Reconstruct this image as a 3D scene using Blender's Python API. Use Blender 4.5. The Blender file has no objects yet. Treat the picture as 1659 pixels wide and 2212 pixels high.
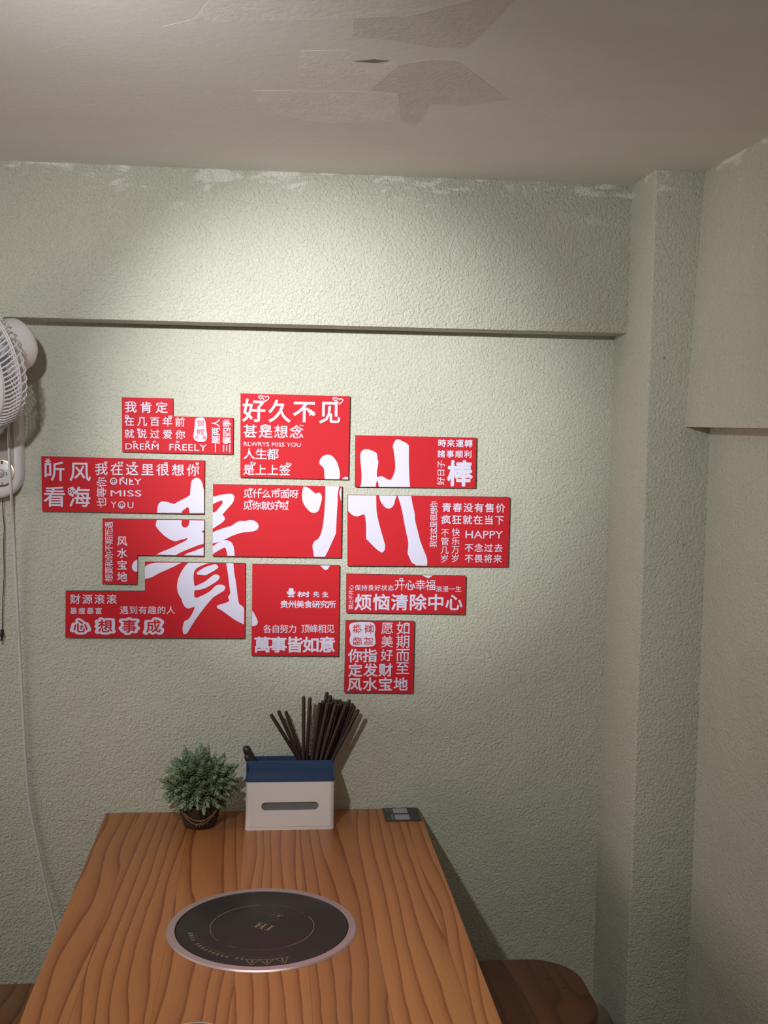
import bpy, bmesh, math, random
from mathutils import Vector, Matrix
from mathutils.geometry import tessellate_polygon, delaunay_2d_cdt
random.seed(7)
S = bpy.context.scene
COL = S.collection
PI = math.pi

# ---------------------------------------------------------------- camera
F = 2485.19
CR = Vector((0.99489594, -0.09931702, 0.01783812))
CD = Vector((0.01008890, -0.07798738, -0.99690330))
CF = Vector((0.10040061, 0.99199501, -0.07658733))
CP = Vector((0.00118, -2.55797, 1.62588))
cam = bpy.data.cameras.new('camera')
cam.sensor_fit = 'HORIZONTAL'; cam.sensor_width = 36.0; cam.lens = F / 1659 * 36.0
cam.clip_start = 0.05; cam.clip_end = 50
co = bpy.data.objects.new('camera', cam); COL.objects.link(co)
mw = Matrix.Identity(4)
for i in range(3):
    mw[i][0] = CR[i]; mw[i][1] = -CD[i]; mw[i][2] = -CF[i]; mw[i][3] = CP[i]
co.matrix_world = mw
S.camera = co

# ---------------------------------------------------------------- light
S.view_settings.view_transform = 'Standard'; S.view_settings.look = 'None'
S.view_settings.exposure = 0.0; S.view_settings.gamma = 1.0; S.view_settings.use_curve_mapping = False
S.cycles.max_bounces = 8; S.cycles.diffuse_bounces = 6
w = bpy.data.worlds.new('world'); S.world = w; w.use_nodes = True
w.node_tree.nodes['Background'].inputs[0].default_value = (1.0, 0.90, 0.82, 1)
w.node_tree.nodes['Background'].inputs[1].default_value = 0.03
LAMP = Vector((-0.38, -1.62, 1.97))
def spot(name, target, power, size, blend, color, soft, src=LAMP):
    l = bpy.data.lights.new(name, 'SPOT'); l.energy = power; l.color = color
    l.spot_size = math.radians(size); l.spot_blend = blend; l.shadow_soft_size = soft
    o = bpy.data.objects.new(name, l); COL.objects.link(o); o.location = src
    o.rotation_euler = (Vector(target) - src).to_track_quat('-Z', 'Y').to_euler()
spot('spotlight_beam', (0.133, 0, 1.63), 134, 40, 1.0, (0.99, 0.99, 1.0), 0.02)
spot('spotlight_halo', (0.12, 0, 1.50), 37, 92, 1.0, (1.0, 0.985, 1.0), 0.02)
spot('spotlight_spill', (0.06, -0.5, 0.75), 4, 165, 1.0, (1.0, 0.97, 0.95), 0.02)
spot('table_fill_spot', (0.08, -1.36, 0.75), 29, 72, 1.0, (1.0, 0.93, 0.87), 0.12, Vector((0.15, -1.75, 2.08)))  # added fill, lifts the table top while sparing the walls
def area(name, loc, target, power, sx, sy, color):
    l = bpy.data.lights.new(name, 'AREA'); l.shape = 'RECTANGLE'; l.size = sx; l.size_y = sy
    l.energy = power; l.color = color
    o = bpy.data.objects.new(name, l); COL.objects.link(o); o.location = loc
    o.rotation_euler = (Vector(target) - Vector(loc)).to_track_quat('-Z', 'Y').to_euler()
l = bpy.data.lights.new('spotlight_glow', 'POINT'); l.energy = 4.2; l.color = (0.90, 0.96, 1.0); l.shadow_soft_size = 0.03
o = bpy.data.objects.new('spotlight_glow', l); COL.objects.link(o); o.location = LAMP
area('left_fill_area', (-2.35, -0.85, 1.45), (0.9, -0.55, 1.15), 11.5, 0.8, 0.8, (1.0, 0.85, 0.76))  # unseen fill added from the left to brighten the column side

# ---------------------------------------------------------------- helpers
def ray(u, v, axis, val):
    d = CR * ((u - 829.5) / F) + CD * ((v - 1106) / F) + CF
    return CP + d * ((val - CP[axis]) / d[axis])
def worldloc(o):
    v = Vector(o.location)
    return v + worldloc(o.parent) if o.parent else v
def obj(name, verts, faces, mats, parent=None, smooth=None, mi=None, origin=None):
    base = worldloc(parent) if parent else Vector(origin or (0, 0, 0))
    me = bpy.data.meshes.new(name)
    me.from_pydata([tuple(Vector(v) - base) for v in verts], [], faces)
    for m in (mats if isinstance(mats, (list, tuple)) else [mats]): me.materials.append(m)
    if mi:
        for p, k in zip(me.polygons, mi): p.material_index = k
    bm = bmesh.new(); bm.from_mesh(me); bmesh.ops.recalc_face_normals(bm, faces=bm.faces[:]) if mi is None and smooth != 'flatprint' else None
    bm.to_mesh(me); bm.free()
    if smooth and smooth != 'flatprint':
        for p in me.polygons: p.use_smooth = True
        me.set_sharp_from_angle(angle=math.radians(smooth))
    o = bpy.data.objects.new(name, me); COL.objects.link(o)
    if parent: o.parent = parent
    else: o.location = base
    return o
def tag(o, label, cat, group=None):
    o['label'] = label; o['category'] = cat
    if group: o['group'] = group
    return o
def thing(name, loc, label, cat, group=None):
    o = bpy.data.objects.new(name, None); COL.objects.link(o); o.location = loc
    o.empty_display_size = 0.05
    return tag(o, label, cat, group)
def struct(o):
    o['kind'] = 'structure'; return o
class G:
    """vertex / face collector"""
    def __init__(s): s.v = []; s.f = []
    def add(s, vs, fs):
        n = len(s.v); s.v += [Vector(a) for a in vs]; s.f += [tuple(i + n for i in f) for f in fs]; return s
    def box(s, a, b):
        (x0, y0, z0), (x1, y1, z1) = a, b
        return s.add([(x0,y0,z0),(x1,y0,z0),(x1,y1,z0),(x0,y1,z0),(x0,y0,z1),(x1,y0,z1),(x1,y1,z1),(x0,y1,z1)],
                     [(0,3,2,1),(4,5,6,7),(0,1,5,4),(1,2,6,5),(2,3,7,6),(3,0,4,7)])
    def bbox(s, a, b, r, seg=2):
        bm = bmesh.new(); g = G().box(a, b)
        vs = [bm.verts.new(v) for v in g.v]
        for f in g.f: bm.faces.new([vs[i] for i in f])
        bmesh.ops.bevel(bm, geom=bm.edges[:], offset=r, segments=seg, affect='EDGES', profile=0.5)
        bm.verts.index_update()
        s.add([v.co.copy() for v in bm.verts], [tuple(v.index for v in f.verts) for f in bm.faces]); bm.free(); return s
    def tube(s, pts, r, n=8, cap=True):
        pts = [Vector(p) for p in pts]; rs = r if isinstance(r, (list, tuple)) else [r] * len(pts)
        t0 = (pts[1] - pts[0]).normalized(); a = t0.orthogonal().normalized()
        vs = []; fs = []
        for i, p in enumerate(pts):
            t = ((pts[min(i + 1, len(pts) - 1)] - pts[max(i - 1, 0)])).normalized()
            a = (a - t * a.dot(t)).normalized(); b = t.cross(a)
            for k in range(n):
                c = 2 * PI * k / n; vs.append(p + (a * math.cos(c) + b * math.sin(c)) * rs[i])
        for i in range(len(pts) - 1):
            for k in range(n):
                fs.append((i*n + k, i*n + (k+1) % n, (i+1)*n + (k+1) % n, (i+1)*n + k))
        if cap: fs += [tuple(range(n))[::-1], tuple(range((len(pts)-1)*n, len(pts)*n))]
        return s.add(vs, fs)
    def lathe(s, prof, o=(0,0,0), n=48, axis=None, closed=False):
        o = Vector(o); ax = Vector(axis or (0,0,1)).normalized()
        u = Vector((1,0,0)) if axis is None else ax.orthogonal().normalized(); v = ax.cross(u)
        vs = []; fs = []
        for (r, h) in prof:
            for k in range(n):
                c = 2*PI*k/n; vs.append(o + ax*h + (u*math.cos(c) + v*math.sin(c)) * r)
        m = len(prof)
        for i in range(m if closed else m - 1):
            j = (i + 1) % m
            for k in range(n): fs.append((i*n+k, i*n+(k+1)%n, j*n+(k+1)%n, j*n+k))
        if not closed: fs += [tuple(range(n))[::-1], tuple(range((m-1)*n, m*n))]
        return s.add(vs, fs)
    def prism(s, poly, fn, a, b):
        """closed outline poly (2d) swept from a to b; fn(p, t) -> 3d"""
        n = len(poly); vs = [fn(p, a) for p in poly] + [fn(p, b) for p in poly]
        tri = tessellate_polygon([[Vector((p[0], p[1], 0)) for p in poly]])
        fs = [t for t in tri] + [tuple(i + n for i in t)[::-1] for t in tri]
        fs += [(i, (i+1) % n, n + (i+1) % n, n + i) for i in range(n)]
        return s.add(vs, fs)
    def make(s, name, mats, parent=None, smooth=None, origin=None):
        return obj(name, s.v, s.f, mats, parent, smooth, None, origin)
def rrect(x0, y0, x1, y1, r, n=6):
    out = []
    for cx, cy, a in ((x1-r, y1-r, 0), (x0+r, y1-r, 90), (x0+r, y0+r, 180), (x1-r, y0+r, 270)):
        for k in range(n + 1):
            t = math.radians(a + 90*k/n); out.append((cx + r*math.cos(t), cy + r*math.sin(t)))
    return out

# ---------------------------------------------------------------- materials
def mat(name, color, rough=0.6, metal=0.0, spec=0.5, coat=0.0):
    m = bpy.data.materials.new(name); m.use_nodes = True
    b = m.node_tree.nodes['Principled BSDF']
    b.inputs['Base Color'].default_value = (*color, 1); b.inputs['Roughness'].default_value = rough
    b.inputs['Metallic'].default_value = metal; b.inputs['Specular IOR Level'].default_value = spec
    b.inputs['Coat Weight'].default_value = coat
    return m
class N:
    def __init__(s, m): s.t = m.node_tree; s.b = s.t.nodes['Principled BSDF']
    def n(s, kind, **kw):
        x = s.t.nodes.new(kind)
        for k, v in kw.items():
            if k.startswith('i_'):
                key = k[2:]; key = int(key) if key.isdigit() else key.replace('_', ' ')
                if hasattr(v, 'is_output') or isinstance(v, bpy.types.NodeSocket): s.t.links.new(v, x.inputs[key])
                else: x.inputs[key].default_value = v
            else: setattr(x, k, v)
        return x
    def link(s, a, b): s.t.links.new(a, b)
    def math(s, op, a, b=None, clamp=False):
        x = s.t.nodes.new('ShaderNodeMath'); x.operation = op; x.use_clamp = clamp
        for i, q in enumerate((a, b)):
            if q is None: continue
            if isinstance(q, bpy.types.NodeSocket): s.t.links.new(q, x.inputs[i])
            else: x.inputs[i].default_value = q
        return x.outputs[0]
    def pos(s): return s.t.nodes.new('ShaderNodeNewGeometry').outputs['Position']
    def noise(s, vec, scale, detail=2.0, rough=0.5, dist=0.0):
        x = s.n('ShaderNodeTexNoise'); s.link(vec, x.inputs['Vector'])
        x.inputs['Scale'].default_value = scale; x.inputs['Detail'].default_value = detail
        x.inputs['Roughness'].default_value = rough; x.inputs['Distortion'].default_value = dist
        return x.outputs['Fac']
    def ramp(s, fac, stops):
        x = s.n('ShaderNodeValToRGB'); s.link(fac, x.inputs[0]); e = x.color_ramp.elements
        while len(e) < len(stops): e.new(0.5)
        for q, (p, c) in zip(e, stops): q.position = p; q.color = (*c, 1) if len(c) == 3 else c
        return x.outputs[0]
    def mix(s, fac, a, b):
        x = s.n('ShaderNodeMix', data_type='RGBA')
        for i, q in ((0, fac), (6, a), (7, b)):
            if isinstance(q, bpy.types.NodeSocket): s.link(q, x.inputs[i])
            else: x.inputs[i].default_value = q if i == 0 else (*q, 1)
        return x.outputs[2]
    def scale(s, vec, sc):
        x = s.n('ShaderNodeVectorMath', operation='MULTIPLY'); s.link(vec, x.inputs[0]); x.inputs[1].default_value = sc
        return x.outputs[0]
    def sep(s, vec):
        x = s.n('ShaderNodeSeparateXYZ'); s.link(vec, x.inputs[0]); return x.outputs
    def bump(s, h, strength, dist):
        x = s.n('ShaderNodeBump'); s.link(h, x.inputs['Height']); x.inputs['Strength'].default_value = strength
        x.inputs['Distance'].default_value = dist; s.link(x.outputs[0], s.b.inputs['Normal'])
    def color(s, c): s.link(c, s.b.inputs['Base Color'])

def wall_paint(name, base, scuffs):
    m = mat(name, base, 0.75, spec=0.25); g = N(m); p = g.pos()
    tone = g.noise(p, 2.2, 4, 0.6)
    c = g.ramp(tone, [(0.3, tuple(x*0.93 for x in base)), (0.7, tuple(min(1, x*1.05) for x in base))])
    if scuffs:
        z = g.sep(p)[2]
        low = g.math('MULTIPLY', g.math('SUBTRACT', z, 2.035), 9.0, True)     # bare filler shows near the ceiling line
        sm = g.noise(g.scale(p, (9, 9, 26)), 1.0, 5, 0.65, 0.6)
        edge = g.math('MULTIPLY', g.math('SUBTRACT', g.math('ADD', sm, g.math('MULTIPLY', low, 0.16)), 0.66), 14.0, True)
        k = g.math('MULTIPLY', edge, g.math('MULTIPLY', low, 0.8), True)
        c = g.mix(k, c, (0.80, 0.81, 0.74))
        sp = g.noise(p, 55, 1, 0.5)
        c = g.mix(g.math('MULTIPLY', g.math('SUBTRACT', sp, 0.80), 20.0, True), c, (0.30, 0.29, 0.25))
    g.color(c)
    h1 = g.noise(p, 175, 1.5, 0.5, 0.7); h2 = g.noise(p, 14, 3, 0.5)
    g.bump(g.math('ADD', h1, g.math('MULTIPLY', h2, 1.0)), 0.9, 0.0042)
    return m
M_WALL = wall_paint('sage_wall_paint', (0.545, 0.552, 0.455), True)
M_CEIL = mat('ceiling_plaster', (0.60, 0.565, 0.52), 0.8, spec=0.15)
g = N(M_CEIL); p = g.pos()
g.color(g.ramp(g.noise(g.scale(p, (1, 2.2, 1)), 2.5, 5, 0.6, 0.5), [(0.25, (0.745, 0.735, 0.685)), (0.75, (0.815, 0.805, 0.755))]))
g.bump(g.noise(p, 60, 4, 0.6), 0.25, 0.002)
def ceil_patch(name, c):
    m = mat(name, c, 0.85, spec=0.1); g = N(m); p = g.pos()
    g.color(g.ramp(g.noise(p, 30, 4, 0.6), [(0.3, tuple(x*0.93 for x in c)), (0.7, tuple(x*1.05 for x in c))]))
    g.bump(g.noise(p, 110, 3, 0.6), 0.35, 0.002); return m
M_PATCH_D = ceil_patch('bare_grey_skim_coat', (0.70, 0.675, 0.62))
M_PATCH_L = ceil_patch('pale_filler', (0.83, 0.815, 0.765))
M_CRACK = mat('crack_shadow_gap', (0.22, 0.19, 0.165), 0.9)
M_FLOOR = mat('floor_tile', (0.22, 0.19, 0.16), 0.4)
g = N(M_FLOOR); p = g.pos()
bk = g.n('ShaderNodeTexBrick'); g.link(p, bk.inputs['Vector']); bk.offset = 0
for k, v in (('Scale', 1.0), ('Mortar Size', 0.004), ('Brick Width', 0.6), ('Row Height', 0.6)): bk.inputs[k].default_value = v
bk.inputs['Color1'].default_value = (0.24, 0.21, 0.18, 1); bk.inputs['Color2'].default_value = (0.20, 0.175, 0.15, 1)
bk.inputs['Mortar'].default_value = (0.08, 0.07, 0.06, 1); g.color(bk.outputs[0])

def wood(name, light, dark, plank, freq, rough=0.42, knots=False, tone=0.25):
    m = mat(name, light, rough, spec=0.4); g = N(m); p = g.pos(); x, y, z = g.sep(p)
    idx = g.math('FLOOR', g.math('ADD', g.math('DIVIDE', x, plank), 0.37))
    wn = g.n('ShaderNodeTexWhiteNoise', noise_dimensions='1D'); g.link(idx, wn.inputs['W']); h = wn.outputs['Value']
    cb = g.n('ShaderNodeCombineXYZ')
    g.link(x, cb.inputs[0]); g.link(g.math('MULTIPLY', y, 0.16), cb.inputs[1]); g.link(g.math('MULTIPLY', h, 37.0), cb.inputs[2])
    q = cb.outputs[0]
    warp = g.noise(q, 5.5, 1.5, 0.45, 0.3)                      # broad cathedral figure
    fine = g.noise(q, 40, 3, 0.6)
    ph = g.math('ADD', g.math('MULTIPLY', x, freq), g.math('ADD', g.math('MULTIPLY', warp, 6.5), g.math('MULTIPLY', fine, 0.30)))
    fr = g.math('FRACT', g.math('ADD', ph, g.math('MULTIPLY', h, 5.0)))
    c = g.ramp(fr, [(0.0, light), (0.45, tuple(a*0.93 for a in light)), (0.80, tuple(a*0.55 + b*0.45 for a, b in zip(light, dark))), (0.93, dark), (1.0, light)])
    st = g.noise(g.scale(p, (260, 7, 1)), 1.0, 2, 0.5)
    c = g.mix(g.math('MULTIPLY', st, 0.28), c, dark)
    hs = g.n('ShaderNodeHueSaturation'); g.link(c, hs.inputs['Color'])
    g.link(g.math('ADD', g.math('MULTIPLY', h, tone), 1.0 - tone * 0.55), hs.inputs['Value'])
    c = hs.outputs[0]
    fx = g.math('FRACT', g.math('ADD', g.math('DIVIDE', x, plank), 0.37))
    jt = g.math('GREATER_THAN', g.math('ABSOLUTE', g.math('SUBTRACT', fx, 0.5)), 0.4935)
    c = g.mix(g.math('MULTIPLY', jt, 0.45), c, dark)
    if knots:
        kn = g.noise(p, 16, 1, 0.5, 1.5)
        c = g.mix(g.math('MULTIPLY', g.math('SUBTRACT', kn, 0.70), 9.0, True), c, tuple(a*0.35 for a in dark))
    g.color(c); g.bump(fr, 0.06, 0.0008)
    return m
M_TABLE = wood('orange_pine', (0.54, 0.225, 0.078), (0.235, 0.070, 0.020), 0.118, 38)
M_STOOL_D = wood('dark_stained_pine', (0.17, 0.065, 0.022), (0.085, 0.030, 0.012), 0.16, 22, 0.35, True, 0.15)
M_STOOL_L = wood('brown_pine', (0.24, 0.11, 0.042), (0.085, 0.034, 0.013), 0.5, 26, 0.45, False, 0.1)

M_RED = mat('red_print', (0.54, 0.021, 0.030), 0.55, spec=0.1)
M_EDGE = mat('dark_board_edge', (0.035, 0.02, 0.018), 0.8)
M_PRINT = mat('white_print', (0.66, 0.645, 0.80), 0.55, spec=0.25)
M_PLASTIC = mat('white_plastic', (0.70, 0.69, 0.70), 0.35)
M_PLASTIC_G = mat('grey_plastic', (0.42, 0.41, 0.40), 0.4)
M_PANEL = mat('shadowed_grey_panel', (0.40, 0.375, 0.355), 0.3)  # grey panel, its shadow painted into the base colour
M_BLADE = mat('pale_blue_blade', (0.50, 0.60, 0.70), 0.25)
M_GOLD = mat('gold_trim', (0.70, 0.50, 0.28), 0.3, 1.0)
M_BLACK = mat('black_plastic', (0.015, 0.015, 0.016), 0.45)
M_CORD = mat('white_cord', (0.60, 0.60, 0.58), 0.5)
M_NUM = mat('dark_numeral', (0.03, 0.035, 0.05), 0.5)
M_STEEL = mat('brushed_rose_steel', (0.60, 0.52, 0.53), 0.42, 0.75)
g = N(M_STEEL); g.bump(g.noise(g.scale(g.pos(), (30, 500, 30)), 1.0, 2), 0.08, 0.0005)
M_GLASS = mat('black_ceramic_glass', (0.022, 0.020, 0.018), 0.42, spec=0.4)
M_GAP = mat('black_gap', (0.006, 0.006, 0.006), 0.7)
M_HOBGOLD = mat('worn_gold_print', (0.36, 0.27, 0.16), 0.5)
M_HOBGOLD2 = mat('faded_gold_print', (0.17, 0.14, 0.10), 0.5)
M_BOX = mat('matte_white_plastic', (0.80, 0.765, 0.75), 0.5)
g = N(M_BOX); g.bump(g.noise(g.pos(), 900, 2), 0.12, 0.0004)
M_SLOT = mat('grey_tissue_slot', (0.17, 0.17, 0.16), 0.8)
M_BLUE = mat('navy_plastic', (0.030, 0.066, 0.150), 0.5)
g = N(M_BLUE); g.bump(g.noise(g.pos(), 900, 2), 0.1, 0.0004)
M_STICK = mat('dark_brown_chopstick', (0.040, 0.022, 0.017), 0.5)
g = N(M_STICK); tc = g.n('ShaderNodeTexCoord'); oi = g.n('ShaderNodeObjectInfo')
gr = g.noise(g.scale(tc.outputs['Object'], (900, 900, 14)), 1.0, 3, 0.6)
c = g.ramp(gr, [(0.3, (0.020, 0.012, 0.010)), (0.7, (0.062, 0.033, 0.024))])
hs = g.n('ShaderNodeHueSaturation'); g.link(c, hs.inputs['Color'])
g.link(g.math('ADD', g.math('MULTIPLY', oi.outputs['Random'], 0.7), 0.65), hs.inputs['Value']); g.color(hs.outputs[0])
M_SPOON = mat('black_melamine', (0.020, 0.022, 0.018), 0.4)
M_POT = mat('dark_brown_pot', (0.040, 0.021, 0.014), 0.7)
g = N(M_POT); g.bump(g.noise(g.scale(g.pos(), (60, 60, 160)), 1.0, 3), 0.5, 0.003)
M_TWINE = mat('tan_twine', (0.22, 0.14, 0.075), 0.8)
M_LEAF = mat('grey_green_leaf', (0.17, 0.24, 0.16), 0.55, spec=0.3)
g = N(M_LEAF); g.color(g.ramp(g.noise(g.pos(), 70, 3, 0.6), [(0.3, (0.14, 0.215, 0.135)), (0.55, (0.25, 0.335, 0.205)), (0.8, (0.42, 0.49, 0.30))]))
M_CORE = mat('dark_green_core', (0.05, 0.08, 0.05), 0.8)
M_CARD = mat('black_laminated_card', (0.022, 0.026, 0.030), 0.35)
M_CARDW = mat('pale_card_square', (0.36, 0.36, 0.38), 0.5)
M_CARDG = mat('grey_card_print', (0.15, 0.16, 0.165), 0.5)
M_DISH = mat('pale_glazed_rim', (0.55, 0.50, 0.44), 0.3)
M_DISH_IN = mat('brown_glaze', (0.10, 0.055, 0.03), 0.3)

# ---------------------------------------------------------------- the setting
H = 2.1478; XC = 0.7761; CPY = 0.2457; XR = 0.911; BP = 0.0926; ZB = 1.8312; ZR = 1.630
XL = -2.4; YF = -3.4
struct(G().box((XL, 0, 0), (XR + 0.1, 0.10, H)).make('wall_back', M_WALL))
struct(G().bbox((XL, -BP, ZB), (XC + 0.004, 0.01, H + 0.01), 0.003).make('trim_1', M_WALL, smooth=40))
struct(G().bbox((XC, -CPY, -0.01), (XR + 0.05, 0.01, H + 0.01), 0.005, 3).make('trim_2', M_WALL, smooth=40))
struct(G().box((XR, YF, 0), (XR + 0.1, 0.0, H)).make('wall_right', M_WALL))
poly = [(0.858, ZR), (0.8792, H), (XR + 0.02, H), (XR + 0.02, ZR)]
struct(G().prism(poly, lambda q, t: (q[0], t, q[1]), -CPY + 0.001, YF).make('trim_3', M_WALL))
ceiling = struct(G().box((XL, YF, H), (XR + 0.1, 0.1, H + 0.1)).make('ceiling', M_CEIL))
struct(G().box((XL, YF, -0.1), (XR + 0.1, 0.1, 0)).make('floor', M_FLOOR))
def ragged(pts, amp, n=7):
    out = []
    for i in range(len(pts)):
        a = Vector(pts[i]); b = Vector(pts[(i+1) % len(pts)])
        for k in range(n):
            out.append(a.lerp(b, k/n) + Vector((random.uniform(-1, 1), random.uniform(-1, 1))) * amp * (0 if k == 0 else 1))
    return out
def patch(name, px, m, drop, amp=1.2):
    pts = [ray(u, v, 2, H) for u, v in px]; pl = ragged([(q.x, q.y) for q in pts], amp * 0.0007)
    G().prism(pl, lambda q, t: (q[0], q[1], t), H + 0.0005, H - drop).make(name, m, ceiling)
patch('skim_coat_patch', [(765, 38), (880, 34), (1100, -20), (1130, -20), (1040, 75), (1005, 103), (935, 103), (845, 87), (760, 80)], M_PATCH_D, 0.00015)
patch('skim_coat_patch', [(800, 195), (830, 165), (868, 138), (930, 128), (990, 133), (1100, 215), (1010, 228), (930, 226), (900, 270), (866, 262), (860, 203), (830, 197)], M_PATCH_D, 0.00015)
patch('filler_patch', [(470, -20), (760, -20), (1090, -20), (880, 30), (690, 42), (480, 48), (350, 58), (420, 40)], M_PATCH_L, 0.00015)
patch('filler_patch', [(755, 108), (800, 122), (868, 138), (830, 162), (800, 192), (770, 180), (640, 190), (650, 110)], M_PATCH_L, 0.00015)
patch('filler_patch', [(550, 195), (640, 196), (800, 198), (858, 205), (852, 262), (700, 268), (560, 240)], M_PATCH_L, 0.00015)
patch('ceiling_crack', [(762, 131), (805, 127), (838, 130), (812, 134)], M_CRACK, 0.0013, 0.4)

# ---------------------------------------------------------------- lettering
def union(vs, fs):
    """overlapping flat polygons -> the same area without overlaps"""
    ok = []; bins = {}; CELL = (max(v[0] for v in vs) - min(v[0] for v in vs) + max(v[1] for v in vs) - min(v[1] for v in vs)) / 40 + 1e-9
    for f in fs:
        a = sum(vs[f[i]][0]*vs[f[(i+1) % len(f)]][1] - vs[f[(i+1) % len(f)]][0]*vs[f[i]][1] for i in range(len(f)))
        if abs(a) < 1e-12: continue
        f = tuple(f) if a > 0 else tuple(f)[::-1]; ok.append(f)
        xs = [vs[i][0] for i in f]; ys = [vs[i][1] for i in f]
        for i in range(int(min(xs)//CELL), int(max(xs)//CELL) + 1):
            for j in range(int(min(ys)//CELL), int(max(ys)//CELL) + 1): bins.setdefault((i, j), []).append(f)
    edges = list({(min(f[i], f[(i+1) % len(f)]), max(f[i], f[(i+1) % len(f)])) for f in ok for i in range(len(f))})
    r = delaunay_2d_cdt([Vector((v[0], v[1])) for v in vs], edges, [], 0, 1e-7 if CELL > 0.005 else 1e-9, False)
    P = [(v.x, v.y) for v in r[0]]; keep = []
    for t in r[2]:
        x = (P[t[0]][0] + P[t[1]][0] + P[t[2]][0])/3; y = (P[t[0]][1] + P[t[1]][1] + P[t[2]][1])/3
        for f in bins.get((int(x//CELL), int(y//CELL)), ()):
            if all((vs[f[(i+1) % len(f)]][0]-vs[f[i]][0])*(y-vs[f[i]][1]) - (vs[f[(i+1) % len(f)]][1]-vs[f[i]][1])*(x-vs[f[i]][0]) >= -1e-12 for i in range(len(f))):
                keep.append(tuple(t)); break
    return P, keep
fontc = bpy.data.curves.new('glyph', 'FONT'); fontc.resolution_u = 3
fonto = bpy.data.objects.new('glyph', fontc); COL.objects.link(fonto)
_g = {}
def glyph(s, wgt):
    """outline of the built-in font, strokes thickened with round ends: (verts2d, faces)"""
    if wgt < 0.1: wgt = round(wgt * 0.58, 4)
    if (s, wgt) in _g: return _g[(s, wgt)]
    fontc.body = s
    dg = bpy.context.evaluated_depsgraph_get(); dg.update()
    me = bpy.data.meshes.new_from_object(fonto.evaluated_get(dg))
    bm = bmesh.new(); bm.from_mesh(me); bmesh.ops.remove_doubles(bm, verts=bm.verts[:], dist=1e-5); bm.verts.index_update()
    vs = [(v.co.x, v.co.y) for v in bm.verts]; fs = [tuple(v.index for v in f.verts) for f in bm.faces]
    if wgt > 0:
        for e in bm.edges:
            if len(e.link_faces) != 1: continue
            a, b = [Vector(v.co[:2]) for v in e.verts]
            if (b - a).length < 1e-6: continue
            d = (b - a).normalized(); nn = Vector((-d.y, d.x)) * wgt
            k = len(vs); vs += [tuple(a + nn), tuple(a - nn), tuple(b - nn), tuple(b + nn)]; fs.append((k, k+1, k+2, k+3))
        for v in bm.verts:
            be = [e for e in v.link_edges if len(e.link_faces) == 1]
            if len(be) == 2:
                d0 = (be[0].other_vert(v).co - v.co).normalized(); d1 = (be[1].other_vert(v).co - v.co).normalized()
                if d0.dot(d1) < -0.95: continue
            k = len(vs); m = 8
            vs += [(v.co.x + wgt*math.cos(2*PI*j/m), v.co.y + wgt*math.sin(2*PI*j/m)) for j in range(m)]
            fs.append(tuple(range(k, k + m)))
    bm.free(); bpy.data.meshes.remove(me)
    if wgt > 0: vs, fs = union(vs, fs)
    _g[(s, wgt)] = (vs, fs); return _g[(s, wgt)]
IX0, IX1, IY0, IY1 = 0.045, 0.955, -0.085, 0.845        # ink box of a full-width glyph in em
def lay(acc, s, x0, z0, x1, z1, mode, wgt):
    """text into a rectangle of the plane; acc takes (a, b) plane coordinates"""
    def put(gl, fn, box):
        vs, fs = gl; bx0, bx1, by0, by1 = box
        acc.add([(*fn((x - bx0) / (bx1 - bx0), (y - by0) / (by1 - by0)), 0) for x, y in vs], fs)
    if s.isascii():
        vs, fs = glyph(s, wgt)
        b = (min(v[0] for v in vs), max(v[0] for v in vs), min(v[1] for v in vs), max(v[1] for v in vs))
        put((vs, fs), lambda a, c: (x0 + a*(x1-x0), z0 + c*(z1-z0)), b); return
    n = len(s); box = (IX0, IX1, IY0, IY1)
    L = (x1 - x0) if mode == 'h' else (z1 - z0); T = (z1 - z0) if mode == 'h' else (x1 - x0)
    cw = L if n == 1 else min(T * 1.02, L / n * 0.98)
    st = 0 if n == 1 else (L - cw) / (n - 1)
    for i, ch in enumerate(s):
        gl = glyph(ch, wgt); o = i * st
        if mode == 'h': put(gl, lambda a, c: (x0 + o + a*cw, z0 + c*T), box)
        elif mode == 'v': put(gl, lambda a, c: (x0 + a*T, z1 - o - cw + c*cw), box)
        else: put(gl, lambda a, c: (x1 - c*T, z0 + o + a*cw), box)
def smooth_outline(pts, n=5):
    """Catmull-Rom through the points; a third element marks a sharp corner"""
    P = [Vector(q[:2]) for q in pts]; C = [len(q) > 2 for q in pts]; m = len(P); out = []
    for i in range(m):
        p1, p2 = P[i], P[(i+1) % m]
        p0 = p1 if C[i] else P[i-1]; p3 = p2 if C[(i+1) % m] else P[(i+2) % m]
        if C[i] and C[(i+1) % m]: out.append(p1); continue
        for k in range(n):
            t = k / n
            out.append(0.5*((2*p1) + (p2-p0)*t + (2*p0-5*p1+4*p2-p3)*t*t + (3*p1-p0-3*p2+p3)*t**3))
    return out

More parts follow.
